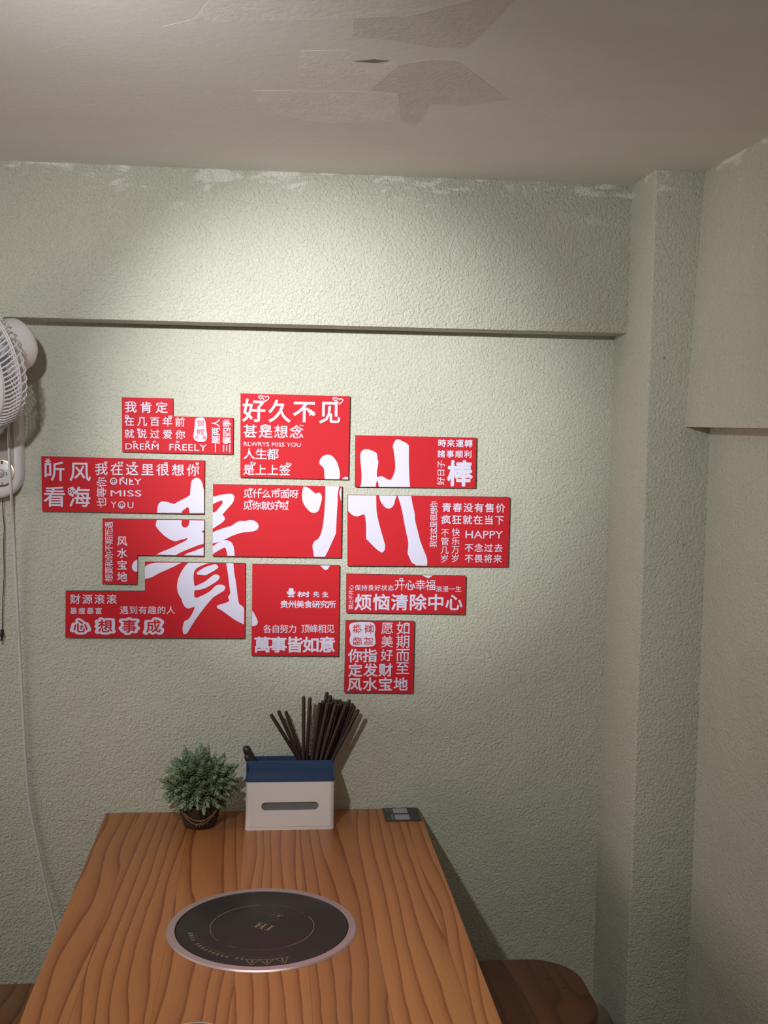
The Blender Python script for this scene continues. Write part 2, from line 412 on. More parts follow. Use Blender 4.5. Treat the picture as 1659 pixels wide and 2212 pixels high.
# ---------------------------------------------------------------- the red boards
T = 0.010; YP = -T - 0.0006
CROP = {'A': (80, 830, 3.7705), 'B': (430, 830, 4.740), 'C': (740, 920, 4.3658), 'D': (120, 1000, 3.7705), 'E': (520, 1200, 3.318),
        '1': (330, 1020, 13.825), '2': (280, 1110, 9.759), '3': (305, 1205, 6.381), '4': (455, 1040, 13.009), '5': (640, 970, 8.344), '6': (745, 935, 7.374)}
def wallpt(u, v, crop=None, y=-T):
    if crop: x0, y0, k = CROP[crop]; u = x0 + u / k; v = y0 + v / k
    q = ray(u, v, 1, y); return (q.x, q.z)
class Board:
    def __init__(s, px, label):
        pl = [wallpt(u, v) for u, v in px]; n = len(pl)
        cx = sum(q[0] for q in pl) / n; cz = min(q[1] for q in pl)
        tri = tessellate_polygon([[Vector((a, b, 0)) for a, b in pl]])
        vs = [(a, -T, b) for a, b in pl] + [(a, -0.0005, b) for a, b in pl]
        fs = []; mi = []
        for t in tri:
            a, b, c = [Vector((pl[i][0], 0, pl[i][1])) for i in t]
            fs.append(t if (b - a).cross(c - a).y < 0 else t[::-1]); mi.append(0)
        area = sum(pl[i][0]*pl[(i+1) % n][1] - pl[(i+1) % n][0]*pl[i][1] for i in range(n))
        for i in range(n):
            j = (i + 1) % n; q = (i, j, n + j, n + i)
            fs.append(q[::-1] if area > 0 else q); mi.append(1)
        s.o = obj('wall_sign', vs, fs, [M_RED, M_EDGE], None, None, mi, (cx, 0, cz))
        tag(s.o, label, 'sign', 'red slogan boards on the wall')
    def flat(s, name, acc, m, lift=0.0):
        vs = [(v[0], YP - lift, v[1]) for v in acc.v]; fs = []
        for f in acc.f:
            a = sum((acc.v[f[i]].x*acc.v[f[(i+1) % len(f)]].y - acc.v[f[(i+1) % len(f)]].x*acc.v[f[i]].y) for i in range(len(f)))
            fs.append(f if a > 0 else f[::-1])
        return obj(name, vs, fs, m, s.o, 'flatprint')
    def text(s, t, crop, r, mode='h', wgt=0.02, m=None, lift=0.0, name='lettering'):
        a = G(); x0, z1 = wallpt(r[0], r[1], crop); x1, z0 = wallpt(r[2], r[3], crop)
        lay(a, t, x0, z0, x1, z1, mode, wgt); return s.flat(name, a, m or M_PRINT, lift)
    def shape(s, name, crop, pts, m=None, lift=0.0, n=5):
        a = G(); lift = lift or (0.0002 if name.endswith('_mark') else 0.0)
        pl = smooth_outline([(*wallpt(q[0], q[1], crop), *q[2:]) for q in pts], n)
        a.add([(q.x, q.y, 0) for q in pl], tessellate_polygon([[Vector((q.x, q.y, 0)) for q in pl]]))
        return s.flat(name, a, m or M_PRINT, lift)
    def stroke(s, name, crop, lines, wpx, m=None, lift=0.0003):
        if len(lines) > 1 and name in ('heart_mark', 'crown_mark'):
            return [s.stroke(name, crop, [ln], wpx, m, lift) for ln in lines]
        a = G()
        for ln in lines:
            P = [Vector(wallpt(u, v, crop)) for u, v in ln]; w_ = wpx / CROP[crop][2] * 0.00103 / 2
            for p0, p1 in zip(P, P[1:]):
                d = p1 - p0
                if d.length < 1e-7: continue
                d.normalize(); q = Vector((-d.y, d.x)) * w_
                a.add([(*(p0+q), 0), (*(p0-q), 0), (*(p1-q), 0), (*(p1+q), 0)], [(0, 1, 2, 3)])
            for p0 in P:
                a.add([(p0.x + w_*math.cos(2*PI*j/8), p0.y + w_*math.sin(2*PI*j/8), 0) for j in range(8)], [tuple(range(8))])
        u = union([(v.x, v.y) for v in a.v], a.f); a = G().add([(*v, 0) for v in u[0]], u[1])
        return s.flat(name, a, m or M_PRINT, lift)
def heart(cx, cy, r):
    out = []
    for k in range(25):
        t = 2*PI*k/24
        out.append((cx + r*16*math.sin(t)**3/17, cy - r*(13*math.cos(t)-5*math.cos(2*t)-2*math.cos(3*t)-math.cos(4*t))/17))
    return out
def circ(cx, cy, r, n=20, a0=0, a1=360): return [(cx + r*math.cos(math.radians(a0+(a1-a0)*k/n)), cy + r*math.sin(math.radians(a0+(a1-a0)*k/n))) for k in range(n+1)]
def star(cx, cy, r, n=5, inner=0.48):
    return [(cx + (r if k % 2 == 0 else r*inner)*math.sin(PI*k/n), cy - (r if k % 2 == 0 else r*inner)*math.cos(PI*k/n), 1) for k in range(2*n)]
def smiley(b, crop, cx, cy, r, wpx):
    b.stroke('smiley_face', crop, [circ(cx, cy, r), circ(cx, cy, r*0.55, 8, 20, 160), [(cx - r*0.35, cy - r*0.25), (cx - r*0.34, cy - r*0.22)], [(cx + r*0.35, cy - r*0.25), (cx + r*0.34, cy - r*0.22)]], wpx)

b = Board([(263, 858), (373.5, 860.5), (373.5, 899), (504, 902.5), (503, 981.5), (264, 976)], 'small stepped red board at upper left, 我肯定 on its top line, DRERM FREELY below')
b.text('我肯定', 'A', (716, 138, 1062, 235)); b.text('在几百年前', 'A', (714, 262, 1202, 345)); b.text('就说过爱你', 'A', (714, 365, 1204, 446))
b.text('DRERM', 'A', (720, 480, 990, 534), wgt=0.004); b.text('FREELY', 'A', (1078, 486, 1382, 543), wgt=0.004)
b.shape('white_seal', 'A', [(1290, 285), (1320, 272), (1358, 275), (1372, 310), (1378, 370), (1385, 420), (1375, 458), (1340, 470), (1295, 460), (1274, 430), (1280, 380), (1285, 330)])
b.text('錦', 'A', (1305, 290, 1360, 345), m=M_RED, lift=0.0003, wgt=0.0); b.text('鯉', 'A', (1300, 362, 1362, 415), m=M_RED, lift=0.0003, wgt=0.0)
b.text('附體', 'A', (1288, 420, 1378, 452), m=M_RED, lift=0.0003, wgt=0.0)
b.text('一屋两人', 'A', (1422, 284, 1488, 552), 'c', 0.025); b.text('三餐四季', 'A', (1512, 286, 1578, 555), 'c', 0.025)
b.stroke('heart_mark', 'A', [heart(730, 262, 14), heart(1085, 268, 14), heart(828, 372, 12)], 6)
b.stroke('crown_mark', 'A', [[(780 + d, 464), (784 + d, 474), (791 + d, 462), (798 + d, 474), (803 + d, 464)] for d in (0, 110, 165, 355)], 5)

b = Board([(89, 985.5), (442, 995), (441, 1110.5), (91, 1104)], 'long red board at far left with large 听风 看海')
b.text('听风', 'A', (58, 628, 432, 790), wgt=0.018); b.text('看海', 'A', (58, 832, 432, 1000), wgt=0.018)
b.stroke('flower_mark', 'A', [[(88 + 22*math.cos(k*PI/3), 628 + 22*math.sin(k*PI/3)), (88, 628)] for k in range(6)], 9)
b.stroke('flower_mark', 'A', [circ(282 + 20*math.cos(k*PI/2.5), 868 + 20*math.sin(k*PI/2.5), 11, 10) for k in range(5)], 7)
b.text('我在这里很想你', 'A', (475, 642, 1320, 748), wgt=0.02); b.text('也等你', 'A', (485, 757, 565, 1003), 'c', 0.012)
smiley(b, 'A', 624, 790, 26, 7); b.text('NLY', 'A', (672, 766, 852, 820), wgt=0.002)
b.text('MISS', 'A', (600, 862, 850, 915), wgt=0.002); b.text('Y', 'A', (600, 955, 648, 1008), wgt=0.002); smiley(b, 'A', 690, 983, 26, 7); b.text('U', 'A', (738, 960, 785, 1010), wgt=0.002)
b.stroke('heart_mark', 'A', [heart(x, 640 + (x - 540)*0.012, 12) for x in (560, 672, 688, 790, 1050, 1305)] + [heart(700, 764, 9), heart(770, 788, 9)], 6)
b.shape('calligraphy', '1', [(128,1212,1),(150,1020),(185,935),(250,885),(320,868),(430,890),(530,920),(625,950,1),(800,860),(1000,755),(1085,705),(1112,660),(1125,550),(1135,400),(1150,290),(1190,225),(1260,180),(1330,165),(1400,200),(1450,270),(1490,360),(1505,450),(1530,520,1),(1535,1222,1),(1095,1220,1),(1085,1110),(1060,1050),(1030,1045),(1000,1070),(900,1140),(860,1215,1)])

b = Board([(519.5, 849.5), (756, 856), (752.5, 1036), (519, 1031)], 'red board at top centre with large 好久不见 on its first line')
for t, r in (('好', (452, 150, 672, 385)), ('久', (718, 158, 930, 390)), ('不', (968, 165, 1186, 388)), ('见', (1235, 168, 1442, 402))): b.text(t, 'B', r, wgt=0.03)
b.text('甚是想念', 'B', (455, 412, 1065, 556), wgt=0.018); b.text('RLWRYS MISS YOU', 'B', (457, 590, 1042, 641), wgt=0.006)
b.text('人生都', 'B', (457, 655, 812, 772), wgt=0.02); b.text('是上上签', 'B', (455, 820, 932, 934), wgt=0.02)
b.stroke('heart_mark', 'B', [heart(630, 132, 22), heart(683, 145, 34), heart(1392, 152, 22), heart(1440, 172, 34)], 9)
b.stroke('heart_mark', 'B', [heart(540, 806, 12), heart(562, 815, 16), heart(905, 815, 12), heart(930, 822, 16)], 7)
b.shape('star_mark', 'B', star(1150, 294, 40)); b.shape('heart_mark', 'B', heart(1048, 434, 22))
b.shape('paw_disc', 'B', circ(680, 448, 38)[:-1], lift=0.0002)
b.stroke('paw_mark', 'B', [[(672, 462), (688, 462)], [(658, 446), (659, 446)], [(672, 432), (673, 432)], [(689, 434), (690, 434)], [(702, 448), (703, 448)]], 13, M_RED, 0.0005)
b.shape('calligraphy', '5', [(512,542,1),(505,440),(498,360),(470,315),(430,280),(413,240),(430,190),(470,135),(520,110),(570,103),(620,112),(680,160),(740,250),(770,350),(785,430),(785,500),(770,545,1)])
b.shape('calligraphy', '5', [(820,545,1),(850,518),(890,500),(935,512,1),(932,547,1)])

b = Board([(768, 940), (1029, 945.5), (1027, 1054.5), (767, 1051.5)], 'red board at upper right with bold 棒 under 時來運轉')
b.text('時來運轉', 'C', (903, 126, 1222, 202), wgt=0.03); b.text('諸事顺利', 'C', (897, 228, 1216, 302), wgt=0.03)
b.text('棒', 'C', (998, 328, 1214, 566), wgt=0.055); b.text('好日子', 'C', (893, 326, 960, 556), 'c', 0.008)
b.shape('calligraphy', '6', [(240,860,1),(258,810),(265,700),(262,600),(250,480),(243,380),(255,310),(295,270),(355,262),(410,275),(470,300),(510,335),(518,400),(532,460),(525,530),(512,600),(508,690),(520,705,1),(560,692),(610,700),(660,730),(720,750),(750,720),(780,650),(800,570),(800,480),(785,350),(775,270),(762,225),(775,170),(805,120),(850,103),(910,130),(980,165),(1015,200),(1020,260),(1018,450),(1025,650),(1030,760),(1040,862,1),(540,862,1),(530,800),(515,762),(500,800),(490,860,1)])

b = Board([(460, 1046), (739, 1051), (737, 1205), (459, 1201)], 'red board in the middle of the cluster with small 见什么市面呀 见你就好啦')
b.text('见什么市面呀', 'B', (455, 1073, 1017, 1168), wgt=0.02); b.text('见你就好啦', 'B', (453, 1196, 914, 1288), wgt=0.02)
b.stroke('heart_mark', 'B', [heart(x, y, 11) for x, y in ((522, 1072), (540, 1076), (628, 1076), (812, 1078), (910, 1080), (522, 1194), (540, 1198), (818, 1202), (906, 1204))], 6)
b.shape('calligraphy', '4', [(65,425,1),(130,420),(250,385),(400,360),(550,345),(620,360),(660,410),(665,470),(640,560),(580,650),(500,740),(400,850),(325,935,1),(370,970),(400,1030),(385,1090),(300,1170),(180,1250),(58,1330,1),(62,868,1),(110,865),(160,830),(240,735),(310,650),(335,590),(325,545),(290,535),(230,560),(140,600),(66,640,1)])
b.shape('calligraphy', '4', [(62,1430,1),(200,1368),(340,1318),(480,1275),(570,1250),(660,1195),(760,1130),(840,1110),(960,1115),(1040,1095),(1110,1080),(1200,1095),(1290,1145),(1340,1210),(1350,1270),(1320,1340),(1230,1390),(1100,1415),(900,1435),(780,1465),(600,1530),(480,1590),(340,1655),(200,1710),(56,1740,1)])
b.shape('calligraphy', '4', [(56,1822,1),(180,1740),(320,1660),(420,1650),(510,1665),(580,1710),(640,1810),(660,1900),(670,2010),(675,2088,1),(470,2088,1),(455,1990),(430,1900),(400,1860),(365,1865),(280,1910),(150,1985),(56,2050,1)])
b.shape('calligraphy', '5', [(125,690),(150,678),(180,680),(240,715),(310,775),(355,800),(400,787),(440,805),(462,860),(455,930),(430,1030),(400,1110),(350,1145),(310,1152),(250,1130),(180,1060),(130,980),(105,890),(105,800)])
b.shape('calligraphy', '5', [(525,668,1),(522,850),(515,1000),(505,1150),(490,1300),(465,1450),(430,1560),(385,1625),(330,1660),(300,1710),(292,1760),(305,1850),(320,1940,1),(515,1942,1),(570,1840),(620,1730),(670,1620),(715,1520,1),(720,1400),(730,1200),(745,950),(745,850),(760,740),(778,672,1)])
b.shape('calligraphy', '5', [(815,690,1),(790,730),(778,790),(790,870),(810,945,1)])

b = Board([(751, 1069), (1101, 1074), (1097, 1224.5), (751, 1222)], 'largest red board at right with 青春没有售价, 疯狂就在当下 and HAPPY')
b.text('我在这里很想你', 'C', (828, 710, 888, 1145), 'c', 0.01)
b.text('青春没有售价', 'C', (940, 726, 1530, 816), wgt=0.028); b.text('疯狂就在当下', 'C', (933, 840, 1520, 930), wgt=0.028)
b.text('HAPPY', 'C', (1160, 988, 1510, 1062), wgt=0.006); b.text('不念过去', 'C', (1153, 1110, 1507, 1190), wgt=0.022); b.text('不畏将来', 'C', (1153, 1212, 1500, 1290), wgt=0.022)
b.text('不管几岁', 'C', (930, 968, 996, 1290), 'v', 0.006); b.text('快乐万岁', 'C', (1032, 965, 1098, 1286), 'v', 0.006)
b.shape('calligraphy', '6', [(50,992,1),(498,996,1),(500,1100),(505,1250),(530,1380),(570,1540),(610,1680),(640,1790),(632,1860),(605,1900),(570,1898),(500,1850),(420,1770),(340,1690,1),(338,1600),(337,1480),(325,1360),(305,1300),(250,1315),(190,1330),(130,1315),(80,1275),(52,1245,1)])
b.shape('calligraphy', '6', [(545,996,1),(555,1050),(585,1120),(640,1185),(690,1205),(745,1190),(785,1130),(800,1070),(825,1001,1)])
b.shape('calligraphy', '6', [(840,1001,1),(870,1090),(910,1240),(945,1430),(980,1600),(1008,1740),(1005,1850),(1000,1920),(1030,1990),(1065,2065),(1110,2090),(1130,2113,1),(1305,2115,1),(1312,2050),(1300,1980),(1250,1850),(1200,1720),(1160,1560),(1120,1400),(1110,1280),(1080,1150),(1055,1004,1)])

b = Board([(221.5, 1120.5), (441.5, 1123), (440.5, 1201.5), (297, 1199), (296, 1262), (221, 1261)], 'red board at left with 风水宝地 in a column, cut away at lower right')
b.text('想要和你不期而遇', 'D', (402, 478, 467, 966), 'c', 0.015); b.text('风水宝地', 'D', (503, 596, 582, 967), 'v', 0.025)
b.shape('calligraphy', '2', [(575,126,1),(550,230),(575,290),(640,370),(720,450),(820,520),(900,560),(970,580,1),(1060,550),(1150,530),(1205,512),(1225,520),(1180,565),(1050,630),(850,730),(700,790),(560,857,1),(970,870,1),(1060,820),(1150,780),(1300,720),(1450,660),(1562,630,1),(1562,398,1),(1530,390),(1535,360),(1572,340,1),(1575,140,1),(1262,134,1),(1255,200),(1230,260),(1170,290),(1115,265),(1095,210),(1100,131,1)])
b.shape('calligraphy', '2', [(1150,872,1),(1220,830),(1350,785),(1480,735),(1560,705,1),(1560,878,1)])
b.shape('calligraphy', '2', [(164,960,1),(100,1000),(65,1050),(48,1110),(60,1170),(95,1205),(130,1220),(164,1221,1)])

b = Board([(313, 1214), (530, 1217), (528.5, 1378.5), (141, 1376.5), (142, 1277), (313, 1277.5)], 'red board at lower left with 财源滚滚 and four bubble characters along its foot')
b.text('财源滚滚', 'D', (120, 1070, 497, 1148), wgt=0.022); b.text('暴瘦暴富', 'D', (120, 1178, 378, 1230), wgt=0.02); b.text('遇到有趣的人', 'D', (524, 1165, 972, 1230), wgt=0.012)
for ch, cx in (('心', 203), ('想', 405), ('事', 600), ('成', 798)):
    b.text(ch, 'D', (cx - 68, 1272, cx + 68, 1385), wgt=0.13, name='bubble_outline'); b.text(ch, 'D', (cx - 56, 1276, cx + 56, 1380), wgt=0.03, m=M_RED, lift=0.0004, name='bubble_character')
b.shape('calligraphy', '3', [(52,125,1),(90,95),(150,75),(200,68),(280,66,1),(555,66,1),(450,120),(350,165),(250,210),(150,265),(52,292,1)])
b.shape('calligraphy', '3', [(650,68,1),(600,120),(550,200),(510,290),(495,380),(500,450),(520,510),(555,570),(575,630),(605,675),(650,697),(700,685),(740,675,1),(725,720),(690,790),(650,845),(600,870),(580,920),(570,980),(580,1040),(600,1052),(635,1035),(680,960),(750,850),(830,740),(900,650),(950,590),(1000,540),(1080,490),(1140,450),(1160,410),(1145,385),(1100,370),(1050,375),(1010,400),(960,450),(900,490),(830,525),(770,548),(740,545),(732,520),(732,470),(745,448),(800,440),(880,418),(970,370),(1050,315),(1080,275),(1075,245),(1040,228),(1000,235),(950,270),(880,325),(810,360),(760,385),(735,380),(727,340),(722,260),(728,210),(745,165),(785,130),(850,100),(935,71,1)])
b.shape('calligraphy', '3', [(765,212),(790,185),(850,145),(930,110),(1000,92),(1040,95),(1062,125),(1045,150),(980,190),(910,230),(870,240),(820,232),(775,228)])
b.shape('calligraphy', '3', [(1172,72,1),(1185,150),(1200,250),(1215,380),(1228,480),(1215,510),(1198,540),(1210,575),(1210,598),(1150,625),(1070,648),(1045,665),(1055,695),(1110,725),(1200,790),(1300,860),(1418,918,1),(1418,690,1),(1380,655),(1350,630),(1335,560),(1320,450),(1305,330),(1285,220),(1275,130),(1270,74,1)])

b = Board([(545, 1219), (733.5, 1221.5), (731, 1417), (543, 1415.5)], 'red board at bottom centre with a hat logo above and heavy 萬事皆如意')
b.text('树', 'E', (408, 258, 492, 298), wgt=0.035); b.text('先', 'E', (520, 258, 562, 298), wgt=0.03); b.text('生', 'E', (585, 260, 626, 298), wgt=0.035)
b.text('贵州美食研究所', 'E', (285, 322, 680, 376), wgt=0.032); b.text('各自努力', 'E', (162, 495, 400, 554), wgt=0.008); b.text('顶峰相见', 'E', (435, 493, 672, 554), wgt=0.008)
b.text('萬事皆如意', 'E', (98, 584, 674, 692), wgt=0.05)
b.shape('hat_logo', 'E', [(340,268),(344,242),(353,232),(361,237),(369,232),(378,242),(382,268),(389,254),(392,262),(385,276),(361,284),(336,276),(330,262),(333,254)])
b.shape('mustache_logo', 'E', [(337,292),(348,286),(361,289),(373,286),(385,292),(376,298),(361,295),(346,298)])
b.shape('calligraphy', '3', [(1531,727,1),(1555,760),(1590,830),(1607,880),(1595,920),(1560,938),(1526,937,1)])
b.shape('calligraphy', '5', [(430,2096,1),(470,2140),(510,2175),(535,2180),(565,2165),(595,2120),(615,2098,1)])

b = Board([(748.5, 1240), (1006, 1244.5), (1004, 1327), (748, 1323)], 'wide low red board at lower right with large 烦恼清除中心')
b.text('保持良好状态', 'E', (818, 210, 1096, 252), wgt=0.012); b.text('开心幸福', 'E', (1104, 172, 1396, 250), wgt=0.006); b.text('浪漫一生', 'E', (1400, 218, 1580, 260), wgt=0.012)
b.text('烦恼清除中心', 'E', (820, 276, 1584, 392), wgt=0.035); b.text('禁止不开心', 'E', (774, 212, 806, 385), 'c', 0.012)
b.stroke('heart_mark', 'E', [heart(1150, 172, 12), heart(1225, 218, 12)], 5)
b.shape('calligraphy', 'E', [(1300,141,1),(1320,152),(1345,162),(1365,150),(1378,143,1)])

b = Board([(747, 1341), (895, 1342.5), (891.5, 1497), (743.5, 1495.5)], 'lowest square red board with a white seal in its corner above 你指好 定发财')
b.shape('white_seal', 'E', [(785,490),(830,478),(900,476),(950,484),(965,520),(960,570),(966,620),(950,648),(880,655),(800,648),(780,610),(788,560),(778,520)])
for ch, r in (('恭', (803, 492, 866, 556)), ('喜', (888, 492, 954, 558)), ('發', (803, 583, 866, 645)), ('财', (882, 586, 948, 640))): b.text(ch, 'E', r, 'c', 0.012, M_RED, 0.0003)
b.text('愿美好', 'E', (1010, 478, 1088, 756), 'v', 0.01); b.text('如期而至', 'E', (1118, 474, 1206, 852), 'v', 0.008)
b.text('你指', 'E', (774, 670, 974, 764), wgt=0.035); b.text('定发财', 'E', (774, 774, 1086, 866), wgt=0.035); b.text('风水宝地', 'E', (768, 876, 1194, 968), wgt=0.035)
b.stroke('heart_mark', 'E', [heart(1190, 492, 13), heart(1074, 686, 11)], 5)

# ---------------------------------------------------------------- table
TZ = 0.75
table = thing('dining_table', (0, -0.6, 0), 'orange pine plank dining table pushed against the green wall', 'table')
G().bbox((-0.352, -1.205, TZ - 0.036), (0.352, -0.004, TZ), 0.003).make('tabletop', M_TABLE, table, 40)
G().box((-0.30, -1.15, 0.63), (0.30, -1.13, TZ - 0.036)).make('apron', M_TABLE, table); G().box((-0.30, -0.07, 0.63), (0.30, -0.05, TZ - 0.036)).make('apron', M_TABLE, table)
for sx in (-1, 1):
    G().box((sx*0.30 - 0.01, -1.13, 0.63), (sx*0.30 + 0.01, -0.07, TZ - 0.036)).make('apron', M_TABLE, table)
    for y in (-1.14, -0.06): G().bbox((sx*0.30 - 0.025, y - 0.025, 0), (sx*0.30 + 0.025, y + 0.025, TZ - 0.036), 0.003).make('leg', M_TABLE, table, 40)

# ---------------------------------------------------------------- built-in induction hob
HC = Vector((-0.0013, -0.6116, TZ))
hob = thing('induction_hob', HC, 'round black induction hob with steel ring let into the table', 'hob')
G().lathe([(0.1500, 0.0002), (0.1500, 0.0026), (0.1510, 0.0032), (0.1622, 0.0026), (0.1645, 0.0002)], HC, 128, closed=True).make('steel_ring', M_STEEL, hob, 30)
G().lathe([(0.1502, 0.0001), (0.1502, 0.0005)], HC, 96).make('seal', M_GAP, hob)  # black disc that shows as a dark ring between glass and steel
plate_ = G().lathe([(0.1476, 0.0003), (0.1476, 0.0011), (0.1468, 0.0015)], HC, 128).make('glass_plate', M_GLASS, hob, 30)
ZP = TZ + 0.0017
def on_hob(name, acc, m):
    fs = []
    for f in acc.f:
        a = sum((acc.v[f[i]].x*acc.v[f[(i+1) % len(f)]].y - acc.v[f[(i+1) % len(f)]].x*acc.v[f[i]].y) for i in range(len(f)))
        fs.append(f if a > 0 else f[::-1])
    return obj(name, [(v.x, v.y, ZP) for v in acc.v], fs, m, plate_, 'flatprint')
ang = math.radians(-30.6); ex = Vector((math.cos(ang), math.sin(ang))); ey = Vector((-ex.y, ex.x)); o0 = Vector((-0.0179, -0.6124))
def hi(rects):
    a = G()
    for x0, y0, x1, y1 in rects:
        q = [o0 + ex*x + ey*y for x, y in ((x0, y0), (x1, y0), (x1, y1), (x0, y1))]
        a.add([(p.x, p.y, 0) for p in q], [(0, 1, 2, 3)])
    return a
hh = 0.0205
rc = []
for cx in (0.0042, 0.0152, 0.0285):
    rc += [(cx - 0.0016, 0, cx + 0.0016, hh), (cx - 0.0042, 0, cx + 0.0042, 0.0014), (cx - 0.0042, hh - 0.0014, cx + 0.0042, hh)]
rc.append((0.0045, hh*0.47, 0.0150, hh*0.54))
on_hob('hob_lettering', hi(rc), M_HOBGOLD)
def arc(r, a0, a1, w_):
    a = G(); n = max(2, int(abs(a1 - a0)))
    for k in range(n):
        p = [math.radians(a0 + (a1 - a0)*(k + d)/n) for d in (0, 1)]
        a.add([(HC.x + rr*math.cos(t), HC.y + rr*math.sin(t), 0) for rr, t in ((r - w_, p[0]), (r + w_, p[0]), (r + w_, p[1]), (r - w_, p[1]))], [(0, 1, 2, 3)])
    return a
for a0, a1 in ((92, 152), (-60, 25), (155, 196)): on_hob('worn_ring_print', arc(0.0895, a0, a1, 0.0005), M_HOBGOLD)
for a0, a1 in ((196, 214), (232, 243), (248, 262), (266, 300), (34, 40), (48, 52), (56, 70), (74, 82)): on_hob('worn_ring_print', arc(0.0895, a0, a1, 0.0005), M_HOBGOLD2)
def arc_text(s, a0, a1, r0, r1, wgt, m, latin=False):
    a = G(); h = r1 - r0
    items = [(c, k) for k, c in enumerate(s) if c != ' ']; n = len(s) - 1
    for c, k in items:
        t = math.radians(a0 + (a1 - a0)*k/n); up = Vector((math.cos(t), math.sin(t))); rt = Vector((up.y, -up.x))
        vs, fs = glyph(c, wgt)
        mx = (max(v[0] for v in vs) + min(v[0] for v in vs)) / 2
        sc = h / (0.72 if latin else 0.93)
        a.add([(*(Vector((HC.x, HC.y)) + up*(r0 + (y + (0 if latin else 0.085))*sc) + rt*((x - (mx if latin else 0.5))*sc*(0.9 if latin else 0.66))), 0) for x, y in vs], fs)
    on_hob('hob_lettering', a, m)
arc_text('注意 炉具使用后炉面高温 请勿触摸', -105, -171, 0.1198, 0.1278, 0.008, M_HOBGOLD)
arc_text('the hob surface is hot after cooking please do not touch it', -73, -171, 0.1145, 0.1180, 0.01, M_HOBGOLD2, True)
tri_ = G()
for t in (-97, -86.3, -75):
    t = math.radians(t); up = Vector((math.cos(t), math.sin(t))); rt = Vector((up.y, -up.x)); c0 = Vector((HC.x, HC.y))
    P = [c0 + up*0.1432, c0 + up*0.1235 + rt*0.0115, c0 + up*0.1235 - rt*0.0115, c0 + up*0.1432]
    for p0, p1 in zip(P, P[1:]):
        d = (p1 - p0).normalized(); q = Vector((-d.y, d.x))*0.0005
        tri_.add([(*(p0+q), 0), (*(p0-q), 0), (*(p1-q), 0), (*(p1+q), 0)], [(0, 1, 2, 3)])
    q = rt*0.0009
    for ra, rb in ((0.1255, 0.127), (0.1285, 0.136)):
        tri_.add([(*(c0 + up*ra + q), 0), (*(c0 + up*ra - q), 0), (*(c0 + up*rb - q), 0), (*(c0 + up*rb + q), 0)], [(0, 1, 2, 3)])
on_hob('warning_triangles', tri_, M_HOBGOLD)
st = G()
for k in range(26):
    x, y = HC.x + 0.030 + random.gauss(0, 0.006), HC.y + 0.042 + random.gauss(0, 0.004); r = random.uniform(0.0004, 0.0014)
    st.add([(x + r*math.cos(j*PI/3), y + r*math.sin(j*PI/3), 0) for j in range(6)], [tuple(range(6))])
on_hob('food_speck', st, M_HOBGOLD)

# ---------------------------------------------------------------- card on the table corner
card = thing('ordering_card', (0.31, -0.04, TZ), 'black laminated card with two pale squares on the far right table corner', 'card')
q = [(0.2690, -0.0020 - 0.004), (0.3475, -0.004), (0.3475, -0.0905), (0.2690, -0.0905)]
G().prism(rrect(0.2675, -0.0920, 0.3485, -0.0055, 0.005), lambda p_, t: (p_[0], p_[1], t), TZ + 0.0002, TZ + 0.0014).make('card_sheet', M_CARD, card)
def on_card(name, x0, y0, x1, y1, m): G().box((x0, y0, TZ + 0.0013), (x1, y1, TZ + 0.0017)).make(name, m, card)
on_card('pale_square', 0.290, -0.048 + 0.006, 0.322, -0.010, M_CARDW); on_card('pale_square', 0.290, -0.085, 0.322, -0.053, M_CARDW)
for x0, y0, x1, y1 in ((0.272, -0.017, 0.279, -0.012), (0.272, -0.026, 0.279, -0.021), (0.272, -0.035, 0.279, -0.031), (0.2815, -0.016, 0.288, -0.011), (0.2815, -0.026, 0.288, -0.020), (0.2815, -0.036, 0.288, -0.031), (0.273, -0.083, 0.279, -0.078), (0.282, -0.086, 0.287, -0.050)):
    on_card('printed_mark', x0, y0, x1, y1, M_CARDG)

# ---------------------------------------------------------------- tissue caddy
BX0, BX1, BYF, BYB = -0.0400, 0.1500, -0.1325, -0.0100; BZT = 0.8560
box = thing('tissue_caddy', ((BX0+BX1)/2, (BYF+BYB)/2, TZ), 'white tissue box with navy tray lid standing against the wall', 'tissue box')
rr = 0.010
def body(z0, z1, grow, hole):
    g_ = G(); pl = rrect(BX0 - grow, BYF - grow, BX1 + grow, BYB + grow, rr, 6)
    n = len(pl)
    g_.v += [Vector((x, y, z0)) for x, y in pl] + [Vector((x, y, z1)) for x, y in pl]
    for i in range(n):
        j = (i + 1) % n
        if hole and abs(pl[i][1] - (BYF - grow)) < 1e-6 and abs(pl[j][1] - (BYF - grow)) < 1e-6: continue
        g_.f.append((i, j, n + j, n + i))
    g_.f.append(tuple(range(n))[::-1])
    if not hole: g_.f.append(tuple(range(n, 2*n)))
    return g_
g_ = body(TZ + 0.007, BZT, 0.0, True)
sl = rrect(-0.0065, 0.7925, 0.1165, 0.8108, 0.00914, 8)
outer = [(BX0 + rr, TZ + 0.007), (BX1 - rr, TZ + 0.007), (BX1 - rr, BZT), (BX0 + rr, BZT)]
allp = outer + sl
tri = tessellate_polygon([[Vector((a, b_, 0)) for a, b_ in outer], [Vector((a, b_, 0)) for a, b_ in sl]])
g_.add([(a, BYF, b_) for a, b_ in allp], tri)
m_ = len(sl)
g_.add([(a, BYF, b_) for a, b_ in sl] + [(a, BYF + 0.004, b_) for a, b_ in sl], [(i, (i+1) % m_, m_ + (i+1) % m_, m_ + i) for i in range(m_)])
g_.make('box_body', M_BOX, box, 35)
body(TZ, TZ + 0.0062, 0.0008, False).make('base_plate', M_BOX, box, 35)
G().prism(sl, lambda p_, t: (p_[0], t, p_[1]), BYF + 0.0040, BYF + 0.0060).make('tissue_slot', M_SLOT, box)
